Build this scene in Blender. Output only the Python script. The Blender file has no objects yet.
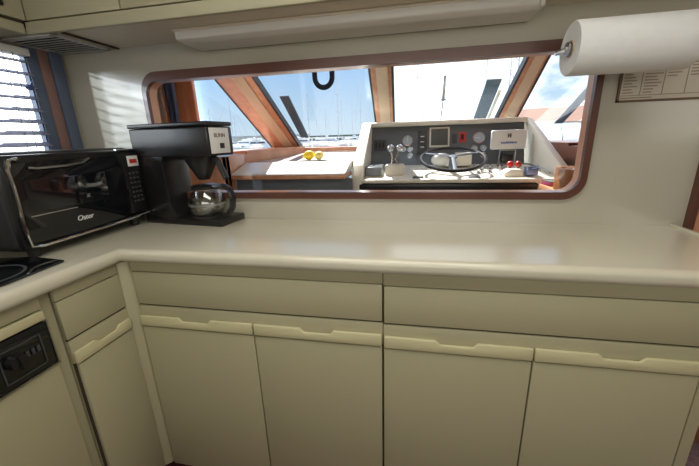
import bpy, bmesh, math, random
from mathutils import Vector, Matrix, Euler
random.seed(7)
scene = bpy.context.scene
COL = scene.collection
S = 0.65          # drawing unit -> metres
Z0 = 0.92         # height of the worktop (drawing z = 0) above the galley floor


def W(p):
    return Vector((p[0] * S, p[1] * S, p[2] * S + Z0))


# ------------------------------------------------------------------ camera
cam_d = bpy.data.cameras.new('camera')
cam = bpy.data.objects.new('camera', cam_d)
COL.objects.link(cam)
scene.camera = cam
F_PX = 330.595
yaw, pit, rol = math.radians(11.4689), math.radians(-16.1866), math.radians(-1.861)
fwd = Vector((-math.sin(yaw) * math.cos(pit), math.cos(yaw) * math.cos(pit), math.sin(pit)))
rt = Vector((math.cos(yaw), math.sin(yaw), 0))
up = rt.cross(fwd)
rt2 = math.cos(rol) * rt + math.sin(rol) * up
cam_up = -math.sin(rol) * rt + math.cos(rol) * up
M = Matrix((rt2, cam_up, -fwd)).transposed().to_4x4()
M.translation = W((1.3232, -1.8202, 0.4624))
cam.matrix_world = M
cam_d.sensor_width = 36
cam_d.lens = F_PX * 36 / 699
cam_d.clip_start = 0.02
cam_d.clip_end = 2000

# ------------------------------------------------------------------ view / exposure
scene.view_settings.view_transform = 'Standard'
scene.view_settings.look = 'None'
scene.view_settings.gamma = 1
scene.view_settings.use_curve_mapping = False
scene.view_settings.exposure = 0.0


# ------------------------------------------------------------------ world: hazy marina sky with cloud
def make_world():
    w = bpy.data.worlds.new('sky')
    scene.world = w
    w.use_nodes = True
    nt = w.node_tree
    nt.nodes.clear()
    N = nt.nodes.new
    L = nt.links.new
    out = N('ShaderNodeOutputWorld')
    bg = N('ShaderNodeBackground')
    tc = N('ShaderNodeTexCoord')
    sep = N('ShaderNodeSeparateXYZ')
    L(tc.outputs['Generated'], sep.inputs[0])
    grad = N('ShaderNodeValToRGB')
    L(sep.outputs['Z'], grad.inputs[0])
    e = grad.color_ramp.elements
    e[0].position = 0.0
    e[0].color = (0.47, 0.58, 0.65, 1)
    e[1].position = 0.9
    e[1].color = (0.08, 0.20, 0.50, 1)
    m = grad.color_ramp.elements.new(0.22)
    m.color = (0.23, 0.42, 0.68, 1)
    # cloud: broken cumulus whose cover grows towards +x (ahead and to starboard) and to port astern
    noi = N('ShaderNodeTexNoise')
    noi.inputs['Scale'].default_value = 5.0
    noi.inputs['Detail'].default_value = 8
    noi.inputs['Roughness'].default_value = 0.6
    mp = N('ShaderNodeMapping')
    mp.inputs['Scale'].default_value = (1, 1, 2.2)
    L(tc.outputs['Generated'], mp.inputs[0])
    L(mp.outputs[0], noi.inputs['Vector'])
    bias = N('ShaderNodeValToRGB')          # cover as a function of x
    mr = N('ShaderNodeMapRange')
    mr.inputs[1].default_value = -1
    mr.inputs[2].default_value = 1
    L(sep.outputs['X'], mr.inputs[0])
    L(mr.outputs[0], bias.inputs[0])
    b = bias.color_ramp.elements
    b[0].position = 0.0
    b[0].color = (0.85, 0.85, 0.85, 1)
    b[1].position = 1.0
    b[1].color = (0.5, 0.5, 0.5, 1)
    for pos, val in ((0.14, 0.8), (0.2, 0.12), (0.43, 0.12), (0.475, 0.95), (0.62, 0.95), (0.655, 0.5)):
        k = b.new(pos)
        k.color = (val, val, val, 1)
    add = N('ShaderNodeMath')
    add.operation = 'ADD'
    L(noi.outputs['Fac'], add.inputs[0])
    L(bias.outputs[0], add.inputs[1])
    cr = N('ShaderNodeMapRange')
    cr.interpolation_type = 'SMOOTHSTEP'
    cr.inputs[1].default_value = 0.88
    cr.inputs[2].default_value = 1.22
    L(add.outputs[0], cr.inputs[0])
    mix = N('ShaderNodeMix')
    mix.data_type = 'RGBA'
    L(cr.outputs[0], mix.inputs[0])
    L(grad.outputs[0], mix.inputs[6])
    mix.inputs[7].default_value = (1.05, 1.07, 1.1, 1)
    # brighter hazy cloud low to port, abeam and astern
    glow = N('ShaderNodeMapRange')
    glow.interpolation_type = 'SMOOTHSTEP'
    glow.inputs[1].default_value = -0.52
    glow.inputs[2].default_value = -0.66
    glow.inputs[3].default_value = 1.45
    glow.inputs[4].default_value = 5.5
    L(sep.outputs['X'], glow.inputs[0])
    L(glow.outputs[0], bg.inputs[1])
    L(mix.outputs[2], bg.inputs[0])
    bg.inputs[1].default_value = 1.45
    L(bg.outputs[0], out.inputs[0])


make_world()

# ------------------------------------------------------------------ sun and added fill lamps
sd = bpy.data.lights.new('sun', 'SUN')
sun = bpy.data.objects.new('sun', sd)
COL.objects.link(sun)
az, el = math.radians(-24), math.radians(52)
svec = Vector((math.sin(az) * math.cos(el), math.cos(az) * math.cos(el), math.sin(el)))
sun.rotation_euler = svec.to_track_quat('Z', 'Y').to_euler()
sun.location = W((0, 30, 30))
sd.energy = 12.0
sd.angle = math.radians(0.6)
sd.color = (1.0, 0.96, 0.88)


def area(name, loc, target, sx, sy, power, color):
    d = bpy.data.lights.new(name, 'AREA')
    d.shape = 'RECTANGLE'
    d.size, d.size_y = sx * S, sy * S
    d.energy = power
    d.color = color
    o = bpy.data.objects.new(name, d)
    COL.objects.link(o)
    o.location = W(loc)
    o.rotation_euler = (W(loc) - W(target)).to_track_quat('Z', 'Y').to_euler()
    return o


area('galley_top_fill', (1.2, -1.25, 1.43), (1.2, -1.15, 0.0), 1.8, 0.5, 7.5, (1.0, 0.97, 0.90))  # added unseen fill overhead to brighten the worktop; no fixture modelled
area('saloon_fill', (1.5, -3.6, 0.95), (1.3, 0, 0.55), 3.2, 0.8, 11, (1.0, 0.97, 0.88))  # added fill behind the camera for the cabinet fronts; no window there
area('starboard_fill', (4.7, -2.4, 0.75), (0.5, -1.0, 0.0), 2.6, 0.9, 5, (1.0, 0.97, 0.88))  # added unseen fill from starboard; the right wall has no window
area('port_stripe_lamp', (-6.755, -9.6, 2.75), (-0.755, 0, 0.95), 0.75, 0.40, 400, (0.86, 0.94, 1.0))  # added lamp outside to throw slat stripes onto the back wall


# ------------------------------------------------------------------ materials
def mat(name, col, rough=0.5, metal=0.0, var=0.06, scale=6.0, bump=0.0, spec=0.5, emit=None, coat=0.0, stretch=(1, 1, 1)):
    m = bpy.data.materials.new(name)
    m.use_nodes = True
    nt = m.node_tree
    bs = nt.nodes['Principled BSDF']
    bs.inputs['Roughness'].default_value = rough
    bs.inputs['Metallic'].default_value = metal
    bs.inputs['Specular IOR Level'].default_value = spec
    bs.inputs['Coat Weight'].default_value = coat
    bs.inputs['Coat Roughness'].default_value = 0.12
    tc = nt.nodes.new('ShaderNodeTexCoord')
    mp = nt.nodes.new('ShaderNodeMapping')
    mp.inputs['Scale'].default_value = stretch
    nz = nt.nodes.new('ShaderNodeTexNoise')
    nz.inputs['Scale'].default_value = scale
    nz.inputs['Detail'].default_value = 5
    nt.links.new(tc.outputs['Object'], mp.inputs[0])
    nt.links.new(mp.outputs[0], nz.inputs['Vector'])
    cr = nt.nodes.new('ShaderNodeValToRGB')
    cr.color_ramp.elements[0].position = 0.3
    cr.color_ramp.elements[1].position = 0.7
    cr.color_ramp.elements[0].color = tuple(c * (1 - var) for c in col) + (1,)
    cr.color_ramp.elements[1].color = tuple(min(1, c * (1 + var)) for c in col) + (1,)
    nt.links.new(nz.outputs['Fac'], cr.inputs[0])
    nt.links.new(cr.outputs[0], bs.inputs['Base Color'])
    if bump:
        bp = nt.nodes.new('ShaderNodeBump')
        bp.inputs['Strength'].default_value = bump
        bp.inputs['Distance'].default_value = 0.004
        nt.links.new(nz.outputs['Fac'], bp.inputs['Height'])
        nt.links.new(bp.outputs[0], bs.inputs['Normal'])
    return m


def wood(name, c1, c2, rough=0.35, stretch=(2, 2, 30)):
    m = mat(name, c1, rough, var=0.0, scale=1.6, stretch=stretch, coat=0.25)
    cr = [n for n in m.node_tree.nodes if n.type == 'VALTORGB'][0]
    cr.color_ramp.elements[0].color = c1 + (1,)
    cr.color_ramp.elements[1].color = c2 + (1,)
    return m


def glass(name, tint=(1, 1, 1), refl=0.05):
    m = bpy.data.materials.new(name)
    m.use_nodes = True
    nt = m.node_tree
    nt.nodes.clear()
    out = nt.nodes.new('ShaderNodeOutputMaterial')
    tr = nt.nodes.new('ShaderNodeBsdfTransparent')
    tr.inputs[0].default_value = tint + (1,)
    gl = nt.nodes.new('ShaderNodeBsdfGlossy')
    gl.inputs['Roughness'].default_value = 0.02
    lw = nt.nodes.new('ShaderNodeLayerWeight')
    lw.inputs[0].default_value = 0.2
    mul = nt.nodes.new('ShaderNodeMath')
    mul.operation = 'MULTIPLY_ADD'
    mul.inputs[1].default_value = 0.10
    mul.inputs[2].default_value = refl
    nt.links.new(lw.outputs['Facing'], mul.inputs[0])
    mul.use_clamp = True
    mx = nt.nodes.new('ShaderNodeMixShader')
    nt.links.new(mul.outputs[0], mx.inputs[0])
    nt.links.new(tr.outputs[0], mx.inputs[1])
    nt.links.new(gl.outputs[0], mx.inputs[2])
    nt.links.new(mx.outputs[0], out.inputs[0])
    return m


CREAM = (0.47, 0.44, 0.285)
m_cab = mat('cabinet_cream', CREAM, 0.38, var=0.02, scale=2)
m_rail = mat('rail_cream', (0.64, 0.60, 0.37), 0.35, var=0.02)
m_gap = mat('shadow_gap', (0.05, 0.035, 0.022), 0.8)
m_counter = mat('worktop_solid_surface', (0.70, 0.665, 0.53), 0.24, var=0.025, scale=3, spec=0.7, coat=0.45)
m_counter.node_tree.nodes['Principled BSDF'].inputs['Coat Roughness'].default_value = 0.2
m_wall = mat('wall_laminate', (0.51, 0.48, 0.39), 0.18, var=0.02, scale=1.5, spec=0.9, coat=0.5)
m_upper = mat('upper_cabinet_cream', (0.44, 0.41, 0.28), 0.4, var=0.02)
m_soffit = mat('soffit_cream', (0.68, 0.60, 0.47), 0.35, var=0.02)
m_ceil = mat('headliner', (0.72, 0.68, 0.58), 0.8)
m_mahog = wood('mahogany', (0.09, 0.034, 0.024), (0.13, 0.05, 0.034), 0.3, (3, 3, 3))
m_teak = wood('teak', (0.54, 0.25, 0.135), (0.68, 0.35, 0.20), 0.35, (12, 3, 3))
m_teakv = wood('teak_vertical', (0.54, 0.25, 0.135), (0.68, 0.35, 0.20), 0.35, (14, 14, 1.5))
m_cpad = mat('post_padding', (0.72, 0.58, 0.42), 0.7)
m_rubber = mat('rubber_black', (0.012, 0.014, 0.02), 0.5)
m_black = mat('black_plastic', (0.012, 0.012, 0.013), 0.28, var=0.1)
m_blackm = mat('black_matte', (0.02, 0.02, 0.022), 0.55, var=0.1)
m_dgrey = mat('dark_grey_plastic', (0.06, 0.065, 0.07), 0.45)
m_bglass = mat('black_glass', (0.006, 0.007, 0.009), 0.05, spec=0.6)
m_chrome = mat('chrome', (0.75, 0.75, 0.76), 0.12, 1.0)
m_steel = mat('brushed_steel', (0.5, 0.5, 0.5), 0.3, 1.0)
m_white = mat('white_plastic', (0.80, 0.80, 0.78), 0.4, var=0.02)
m_gel = mat('gelcoat_cream', (0.84, 0.81, 0.70), 0.35, var=0.02)
m_gelw = mat('gelcoat_white', (0.82, 0.82, 0.80), 0.35, var=0.02)
m_panel = mat('instrument_panel_grey', (0.13, 0.15, 0.165), 0.5)
m_dial = mat('dial_face', (0.45, 0.52, 0.57), 0.3)
m_paper = mat('paper_towel', (0.72, 0.72, 0.71), 0.95, var=0.02, scale=40, bump=0.3)
m_card = mat('cardboard', (0.45, 0.33, 0.22), 0.9)
m_red = mat('red_plastic', (0.55, 0.04, 0.03), 0.3)
m_lemon = mat('lemon_skin', (0.85, 0.60, 0.03), 0.45, var=0.08, scale=60, bump=0.4)
m_lemonp = mat('pale_lemon_skin', (0.85, 0.68, 0.22), 0.45, var=0.08, scale=60, bump=0.4)
m_blind = mat('blind_slat_grey', (0.20, 0.20, 0.26), 0.5)
m_blindpost = mat('window_post_brown', (0.26, 0.15, 0.13), 0.45)
m_bluepost = mat('window_post_slate', (0.10, 0.13, 0.20), 0.5)
m_cord = mat('cord_grey', (0.25, 0.27, 0.32), 0.7)
m_bluetag = mat('blue_plastic', (0.06, 0.10, 0.25), 0.4)
m_vent = mat('vent_grey', (0.56, 0.54, 0.50), 0.5)
m_carpet = mat('carpet_plum', (0.12, 0.035, 0.04), 0.95, var=0.3, scale=120, bump=0.5)
m_carpetp = mat('carpet_mauve', (0.30, 0.21, 0.26), 0.95, var=0.2, scale=120, bump=0.5)
m_curtd = mat('curtain_navy', (0.06, 0.10, 0.20), 0.85)
m_curtg = mat('curtain_grey', (0.48, 0.45, 0.42), 0.85)
m_glass = glass('window_glass', (0.97, 0.985, 0.99), 0.02)
m_carafe = glass('carafe_glass', (0.86, 0.86, 0.84), 0.14)
m_lens = mat('light_diffuser', (0.72, 0.70, 0.65), 0.35, var=0.01)
m_ink = mat('brown_ink', (0.16, 0.10, 0.06), 0.7)
m_inkl = mat('faded_brown_ink', (0.32, 0.26, 0.19), 0.7)
m_sign = mat('chart_paper', (0.62, 0.56, 0.47), 0.5, var=0.04)
m_blueink = mat('blue_ink', (0.05, 0.12, 0.40), 0.6)
m_strap = mat('strap_webbing', (0.05, 0.08, 0.14), 0.8)
m_strut = mat('strut_dark', (0.05, 0.11, 0.17), 0.5)
m_pod = mat('pod_grey', (0.20, 0.22, 0.24), 0.3)
m_spoke = mat('spoke_slate', (0.08, 0.10, 0.14), 0.4)
m_shelf = mat('shelf_grey_tan', (0.30, 0.25, 0.23), 0.5)
m_water = mat('harbour_water', (0.06, 0.12, 0.17), 0.08, var=0.15, scale=0.5)
m_hull = mat('boat_white', (0.80, 0.80, 0.78), 0.4)
m_hullb = mat('boat_navy', (0.05, 0.08, 0.16), 0.35)
m_mast = mat('mast_haze_grey', (0.45, 0.48, 0.52), 0.4)  # paled so the colour itself carries distance haze
m_bwin = mat('boat_window', (0.03, 0.04, 0.06), 0.2)
m_roof = mat('terracotta_roof', (0.27, 0.15, 0.11), 0.8, var=0.15, scale=3)
m_stucco = mat('stucco', (0.55, 0.50, 0.43), 0.9)
m_dock = mat('dock_planks', (0.42, 0.40, 0.38), 0.9, var=0.15)
m_tree = mat('foliage', (0.06, 0.10, 0.05), 0.9, var=0.4, scale=8)
m_wood_bowl = wood('bowl_wood', (0.30, 0.11, 0.04), (0.42, 0.17, 0.07), 0.35, (3, 3, 12))
m_pink = mat('magenta_cover', (0.35, 0.05, 0.12), 0.6)
m_clearblue = mat('blue_tub', (0.22, 0.30, 0.50), 0.25)
m_screen = mat('screen_dark', (0.12, 0.13, 0.12), 0.12)


# ------------------------------------------------------------------ mesh builder (drawing units)
class MB:
    def __init__(s):
        s.b = bmesh.new()

    def _merge(s, t, mtx=None):
        if mtx is not None:
            bmesh.ops.transform(t, matrix=mtx, verts=t.verts)
        bmesh.ops.recalc_face_normals(t, faces=t.faces)
        me = bpy.data.meshes.new('t')
        t.to_mesh(me)
        t.free()
        s.b.from_mesh(me)
        bpy.data.meshes.remove(me)
        return s

    def box(s, x0, x1, y0, y1, z0, z1, bev=0.0, seg=2, mtx=None):
        t = bmesh.new()
        bmesh.ops.create_cube(t, size=1)
        for v in t.verts:
            v.co = Vector(((x0 + x1) / 2 + v.co.x * (x1 - x0), (y0 + y1) / 2 + v.co.y * (y1 - y0), (z0 + z1) / 2 + v.co.z * (z1 - z0)))
        if bev:
            bmesh.ops.bevel(t, geom=t.edges[:], offset=bev, segments=seg, affect='EDGES', profile=0.5)
        return s._merge(t, mtx)

    def prism(s, poly, vec, bev=0.0, mtx=None):
        t = bmesh.new()
        vs = [t.verts.new(p) for p in poly]
        f = t.faces.new(vs)
        r = bmesh.ops.extrude_face_region(t, geom=[f])
        for v in r['geom']:
            if isinstance(v, bmesh.types.BMVert):
                v.co += Vector(vec)
        if bev:
            bmesh.ops.recalc_face_normals(t, faces=t.faces)
            bmesh.ops.bevel(t, geom=t.edges[:], offset=bev, segments=2, affect='EDGES', profile=0.5)
        return s._merge(t, mtx)

    def lathe(s, prof, n=28, mtx=None):          # prof: (r, z) about local z
        t = bmesh.new()
        rings = []
        for r, z in prof:
            if r < 1e-6:
                rings.append([t.verts.new((0, 0, z))])
            else:
                rings.append([t.verts.new((r * math.cos(2 * math.pi * k / n), r * math.sin(2 * math.pi * k / n), z)) for k in range(n)])
        for a, b in zip(rings, rings[1:]):
            for k in range(n):
                q = [a[k % len(a)], a[(k + 1) % len(a)], b[(k + 1) % len(b)], b[k % len(b)]]
                u = []
                for v in q:
                    if v not in u:
                        u.append(v)
                if len(u) > 2:
                    try:
                        t.faces.new(u)
                    except ValueError:
                        pass
        return s._merge(t, mtx)

    def cyl(s, p0, p1, r0, r1=None, n=16):
        r1 = r0 if r1 is None else r1
        p0, p1 = Vector(p0), Vector(p1)
        h = (p1 - p0).length
        q = (p1 - p0).to_track_quat('Z', 'Y').to_matrix().to_4x4()
        q.translation = p0
        return s.lathe([(0, 0), (r0, 0), (r1, h), (0, h)], n, q)

    def tube(s, pts, r, n=8, closed=False, sx=1.0, sy=1.0):
        pts = [Vector(p) for p in pts]
        t = bmesh.new()
        rings = []
        m = len(pts)
        nrm = None
        for i, p in enumerate(pts):
            if closed:
                d = pts[(i + 1) % m] - pts[i - 1]
            else:
                d = pts[min(i + 1, m - 1)] - pts[max(i - 1, 0)]
            d.normalize()
            if nrm is None:
                a = Vector((0, 0, 1)) if abs(d.z) < 0.9 else Vector((1, 0, 0))
                nrm = d.cross(a).normalized()
            else:
                nrm = (nrm - d * nrm.dot(d)).normalized()
            bn = d.cross(nrm)
            rings.append([t.verts.new(p + r * (nrm * math.cos(2 * math.pi * k / n) * sx + bn * math.sin(2 * math.pi * k / n) * sy)) for k in range(n)])
        rng = range(m) if closed else range(m - 1)
        for i in rng:
            a, b = rings[i], rings[(i + 1) % m]
            for k in range(n):
                t.faces.new((a[k], a[(k + 1) % n], b[(k + 1) % n], b[k]))
        if not closed:
            t.faces.new(rings[0])
            t.faces.new(rings[-1][::-1])
        return s._merge(t)

    def ball(s, c, rx, ry=None, rz=None, u=16, v=10, mtx=None):
        ry = rx if ry is None else ry
        rz = rx if rz is None else rz
        t = bmesh.new()
        bmesh.ops.create_uvsphere(t, u_segments=u, v_segments=v, radius=1)
        for q in t.verts:
            q.co = Vector((c[0] + q.co.x * rx, c[1] + q.co.y * ry, c[2] + q.co.z * rz))
        return s._merge(t, mtx)

    def obj(s, name, m, parent=None, world=True, ang=35):
        """link as one mesh object. world=True: verts are in drawing-space; False: local to the parent."""
        b = s.b
        vs = [v.co for v in b.verts]
        lo = Vector((min(v.x for v in vs), min(v.y for v in vs), min(v.z for v in vs)))
        hi = Vector((max(v.x for v in vs), max(v.y for v in vs), max(v.z for v in vs)))
        base = Vector(((lo.x + hi.x) / 2, (lo.y + hi.y) / 2, lo.z))
        for v in b.verts:
            v.co = (v.co - base) * S
        a = math.radians(ang)
        for e in b.edges:
            e.smooth = not (len(e.link_faces) == 2 and e.calc_face_angle(0) > a)
        for f in b.faces:
            f.smooth = True
        me = bpy.data.meshes.new(name)
        b.to_mesh(me)
        b.free()
        me.materials.append(m)
        o = bpy.data.objects.new(name, me)
        COL.objects.link(o)
        if parent is None:
            o.location = W(base)
        else:
            o.parent = parent
            if world:
                pl, pr = parent_space(parent)
                o.location = pr.inverted().to_matrix() @ ((W(base)) - pl)
                o.rotation_euler = pr.inverted().to_euler()
            else:
                pb = parent.get('_base')
                o.location = base * S
        return o


def parent_space(p):
    loc = Vector((0, 0, 0))
    rot = Euler((0, 0, 0)).to_quaternion()
    chain = []
    while p is not None:
        chain.append(p)
        p = p.parent
    for q in reversed(chain):
        loc = loc + rot @ Vector(q.location)
        rot = rot @ q.rotation_euler.to_quaternion()
    return loc, rot


def thing(name, label, cat, loc=(0, 0, 0), rz=0.0, group=None):
    o = bpy.data.objects.new(name, None)
    o.empty_display_size = 0.05
    COL.objects.link(o)
    o.location = W(loc)
    o.rotation_euler = (0, 0, rz)
    o['label'] = label
    o['category'] = cat
    if group:
        o['group'] = group
    return o


def tag(o, label, cat, group=None):
    o['label'] = label
    o['category'] = cat
    if group:
        o['group'] = group
    return o


def struct(o):
    o['kind'] = 'structure'
    return o


def rrect(x0, x1, z0, z1, r, n=8):
    pts = []
    for cx, cz, a0 in ((x1 - r, z1 - r, 0), (x0 + r, z1 - r, 90), (x0 + r, z0 + r, 180), (x1 - r, z0 + r, 270)):
        for k in range(n + 1):
            a = math.radians(a0 + 90 * k / n)
            pts.append((cx + r * math.cos(a), cz + r * math.sin(a)))
    return pts


def text_mesh(name, body, size, m, parent, loc, rot, shear=0.0, ext=0.0008):
    cu = bpy.data.curves.new(name, 'FONT')
    cu.body = body
    cu.size = size * S
    cu.shear = shear
    cu.extrude = ext
    cu.align_x = 'CENTER'
    cu.align_y = 'CENTER'
    t = bpy.data.objects.new(name + '_t', cu)
    COL.objects.link(t)
    dg = bpy.context.evaluated_depsgraph_get()
    me = bpy.data.meshes.new_from_object(t.evaluated_get(dg))
    bpy.data.objects.remove(t)
    bpy.data.curves.remove(cu)
    me.name = name
    me.materials.clear()
    me.materials.append(m)
    o = bpy.data.objects.new(name, me)
    COL.objects.link(o)
    o.parent = parent
    o.location = Vector(loc) * S
    o.rotation_euler = rot
    return o


def copy_tree(o, parent=None):
    c = o.copy()
    COL.objects.link(c)
    c.parent = parent
    for ch in list(o.children):
        copy_tree(ch, c)
    return c


# ================================================================== STRUCTURE
XW, XR = -0.755, 2.597          # left wall, right end of the galley bulkhead
ZF, ZC = -1.415, 1.45          # floor, ceiling
# pass-through opening and back wall with rounded hole
OUT = (-0.240, 2.142, 0.129, 0.851)
INN = (-0.214, 2.112, 0.166, 0.803)


def holed_wall(name, m, outer, hole, y0, y1):
    t = bmesh.new()
    es = []
    for loop in (outer, hole):
        vs = [t.verts.new((x, y0, z)) for x, z in loop]
        es += [t.edges.new((vs[i], vs[(i + 1) % len(vs)])) for i in range(len(vs))]
    bmesh.ops.triangle_fill(t, use_beauty=True, use_dissolve=False, edges=es)
    r = bmesh.ops.extrude_face_region(t, geom=t.faces[:])
    for v in r['geom']:
        if isinstance(v, bmesh.types.BMVert):
            v.co.y += y1 - y0
    mb = MB()
    mb._merge(t)
    return mb


mb = holed_wall('wall_back', m_wall, [(XW, ZF), (XR, ZF), (XR, ZC), (XW, ZC)], rrect(*(INN[0] - .012, INN[1] + .012, INN[2] - .012, INN[3] + .012), 0.09), 0.0, 0.06)
struct(mb.obj('wall_back', m_wall))


def ring(loop_o, loop_i, y0, y1):
    t = bmesh.new()
    n = len(loop_o)
    L = [[t.verts.new((x, y, z)) for x, z in lp] for lp, y in ((loop_o, y0), (loop_i, y0), (loop_i, y1), (loop_o, y1))]
    for a in range(4):
        A, B = L[a], L[(a + 1) % 4]
        for k in range(n):
            t.faces.new((A[k], A[(k + 1) % n], B[(k + 1) % n], B[k]))
    return t


mb = MB()
t = ring(rrect(*OUT, 0.105), rrect(*INN, 0.078), -0.022, 0.004)
mb._merge(t)
struct(mb.obj('trim_1', m_mahog))
mb = MB()
mb._merge(ring(rrect(INN[0] - .0115, INN[1] + .0115, INN[2] - .0115, INN[3] + .0115, 0.089), rrect(INN[0], INN[1], INN[2], INN[3], 0.078), 0.0045, 0.062))
struct(mb.obj('trim_2', m_teak))

# left wall with the blind window
WY0, WY1, WZ0, WZ1 = -1.25, -0.215, 0.40, 0.945
mb = MB()
mb.box(XW - .02, XW, -5.6, WY0, ZF, ZC).box(XW - .02, XW, WY1, 0.06, ZF, ZC)
mb.box(XW - .02, XW, WY0, WY1, ZF, WZ0).box(XW - .02, XW, WY0, WY1, WZ1, ZC)
struct(mb.obj('wall_left', m_wall))
mb = MB()
mb.box(XW - .005, XW + .02, WY1 - .005, WY1 + .055, .36, .985, .004)
mb.box(XW - .02, XW + .01, WY0 - .03, WY1, WZ0 - .03, WZ0, .004)
mb.box(XW - .02, XW + .01, WY0 - .05, WY0, WZ0, WZ1, .004)
mb.box(XW - .02, XW + .01, WY0 - .03, WY1, WZ1, WZ1 + .03, .004)
mb.box(XW - .02, XW + .012, WY1 - .012, WY1 - .001, WZ0, WZ1)
wf = struct(mb.obj('window_1', m_bluepost))
mb = MB()
mb.box(XW, XW + .018, -0.158, -0.098, .36, .985, .004)
mb.obj('brown_post', m_blindpost, wf)
mb = MB()
mb.box(XW, XW + .03, -0.096, -0.03, .36, .985, .004)
mb.obj('slate_post', m_bluepost, wf)
mb = MB()
mb.box(XW - .016, XW - .012, WY0, WY1, WZ0, WZ1)
mb.obj('pane', m_glass, wf)

# floor, ceiling, far saloon walls (all behind the camera)
mb = MB()
mb.box(XW - .06, 5.0, -5.6, 0.0, ZF - .06, ZF)
struct(mb.obj('floor', m_carpet))
mb = MB()
mb.box(XW - .06, 5.0, -5.6, 0.06, ZC, ZC + .06)
struct(mb.obj('ceiling', m_ceil))
mb = MB()
mb.box(XW - .06, 5.0, -5.66, -5.6, ZF, ZC)
struct(mb.obj('wall_rear', m_wall))
mb = MB()
mb.box(5.0, 5.06, -5.66, 0.06, ZF, ZC)
struct(mb.obj('wall_right', m_wall))
# door jamb at the right end of the bulkhead, teak bulkhead beyond
mb = MB()
mb.box(XR, XR + .03, -0.03, 0.08, ZF, ZC, .006)
struct(mb.obj('trim_3', m_mahog))
mb = MB()
mb.box(XR + .03, 5.0, -0.012, 0.03, ZF, ZC)
struct(mb.obj('wall_companionway', m_teakv))
# carpeted step at the companionway
mb = MB()
mb.box(2.66, 4.2, -0.75, -0.02, ZF, -0.70, .01)
st = thing('step', 'wooden step with mauve carpeted tread at right end of base cabinets', 'step', (3.4, -.4, ZF))
mb.obj('riser', m_teakv, st)
mb = MB()
mb.box(2.43, 2.657, -0.80, -0.02, ZF, -0.962, .012)
mb.obj('carpet_tread', m_carpetp, st)

# ---------------- pilothouse shell
PH = 1.32
mb = MB()
mb.prism([(-.82, .062, PH), (3.7, .062, PH), (3.7, 1.62, PH), (-1.72, 1.62, PH), (-1.72, .60, PH)], (0, 0, .05))
struct(mb.obj('ceiling_pilothouse', m_ceil))
mb = MB()
mb.box(-1.72, 3.7, 0.06, 3.1, ZF - .05, ZF)
struct(mb.obj('floor_pilothouse', m_carpet))
mb = MB()
mb.box(-1.72, -1.66, 0.60, 1.75, ZF, PH)
mb.prism([(-.80, .062, ZF), (-.86, .062, ZF), (-1.72, .60, ZF), (-1.66, .60, ZF)], (0, 0, PH - ZF))
struct(mb.obj('wall_pilothouse_left', m_teakv))
mb = MB()
mb.box(3.62, 3.68, 0.06, 1.75, ZF, PH)
struct(mb.obj('wall_pilothouse_right', m_teakv))
# pillars either side
mb = MB()
mb.box(-1.66, -1.06, 1.58, 1.62, 0.34, PH, .006).box(-1.06, -1.0, 1.57, 1.62, 0.34, PH, .008)
struct(mb.obj('trim_4', m_teakv))
mb = MB()
mb.box(3.02, 3.62, 1.62, 1.72, 0.34, PH, .01)
struct(mb.obj('trim_5', m_teakv))

# windscreen: bottom rail y=3.0 z=.34, top rail y=1.50 z=1.20
WB, WT = (3.0, 0.34), (1.50, 1.196)


def wsp(x, t, off=0.0):      # point on the windscreen plane
    nrm = Vector((0, WT[1] - WB[1], -(WT[0] - WB[0]))).normalized()
    return Vector((x, WB[0] + (WT[0] - WB[0]) * t, WB[1] + (WT[1] - WB[1]) * t)) + nrm * off


NW = Vector((0, WT[1] - WB[1], -(WT[0] - WB[0]))).normalized()


def strip(mb, x0b, x1b, x0t, x1t, off, th, t0=-0.02, t1=1.0):
    mb.prism([wsp(x0b, t0, off), wsp(x1b, t0, off), wsp(x1t, t1, off), wsp(x0t, t1, off)], NW * th)


# window_2 .. window_4: three front panes, window_5/6: side panes
def post(name, xb, xt, w, wt, left=True, pad=None):
    """wooden body, cream pad along the middle, rubber on the glass side"""
    mb = MB()
    strip(mb, xb - w / 2, xb + w / 2, xt - wt / 2, xt + wt / 2, -0.06, 0.06)
    p = struct(mb.obj(name, m_teakv))
    mb = MB()
    a, b = pad
    strip(mb, xb + w * a, xb + w * b, xt + wt * a, xt + wt * b, -0.075, 0.016)
    mb.obj('padding', m_cpad, p)
    mb = MB()
    strip(mb, xb - w / 2 - .02, xb - w / 2, xt - wt / 2 - .02, xt - wt / 2, -0.065, 0.07)
    mb.obj('rubber_seal', m_rubber, p)
    mb = MB()
    strip(mb, xb + w / 2, xb + w / 2 + .02, xt + wt / 2, xt + wt / 2 + .02, -0.065, 0.07)
    mb.obj('rubber_seal', m_rubber, p)
    return p


post('trim_6', -0.525, -0.527, 0.40, 0.40, True, (-.04, .28))
post('trim_7', 0.925, 0.985, 0.20, 0.20, True, (-.24, .32))
post('trim_8', 2.315, 2.345, 0.21, 0.145, False, (-.22, .34))
mb = MB()
strip(mb, -0.74, 2.55, -0.74, 2.50, 0.002, 0.008)
wp = struct(mb.obj('window_2', m_glass))
# bottom rail under the front panes, lower seal
mb = MB()
mb.box(-0.74, 2.6, 2.93, 3.03, 0.275, 0.335, .008)
struct(mb.obj('trim_9', m_teak))
mb = MB()
mb.box(-0.74, 2.6, 1.40, 1.60, 1.19, PH, .01)
struct(mb.obj('trim_10', m_teak))


# side panes
def quad_panel(name, a, b, z0a, z0b, z1a, z1b, th, m, kind=True):
    a, b = Vector(a), Vector(b)
    d = (b - a).normalized()
    n = Vector((-d.y, d.x, 0)) * th
    mb = MB()
    mb.prism([(a.x, a.y, z0a), (b.x, b.y, z0b), (b.x, b.y, z1b), (a.x, a.y, z1a)], n)
    o = mb.obj(name, m)
    return struct(o) if kind else o


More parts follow.
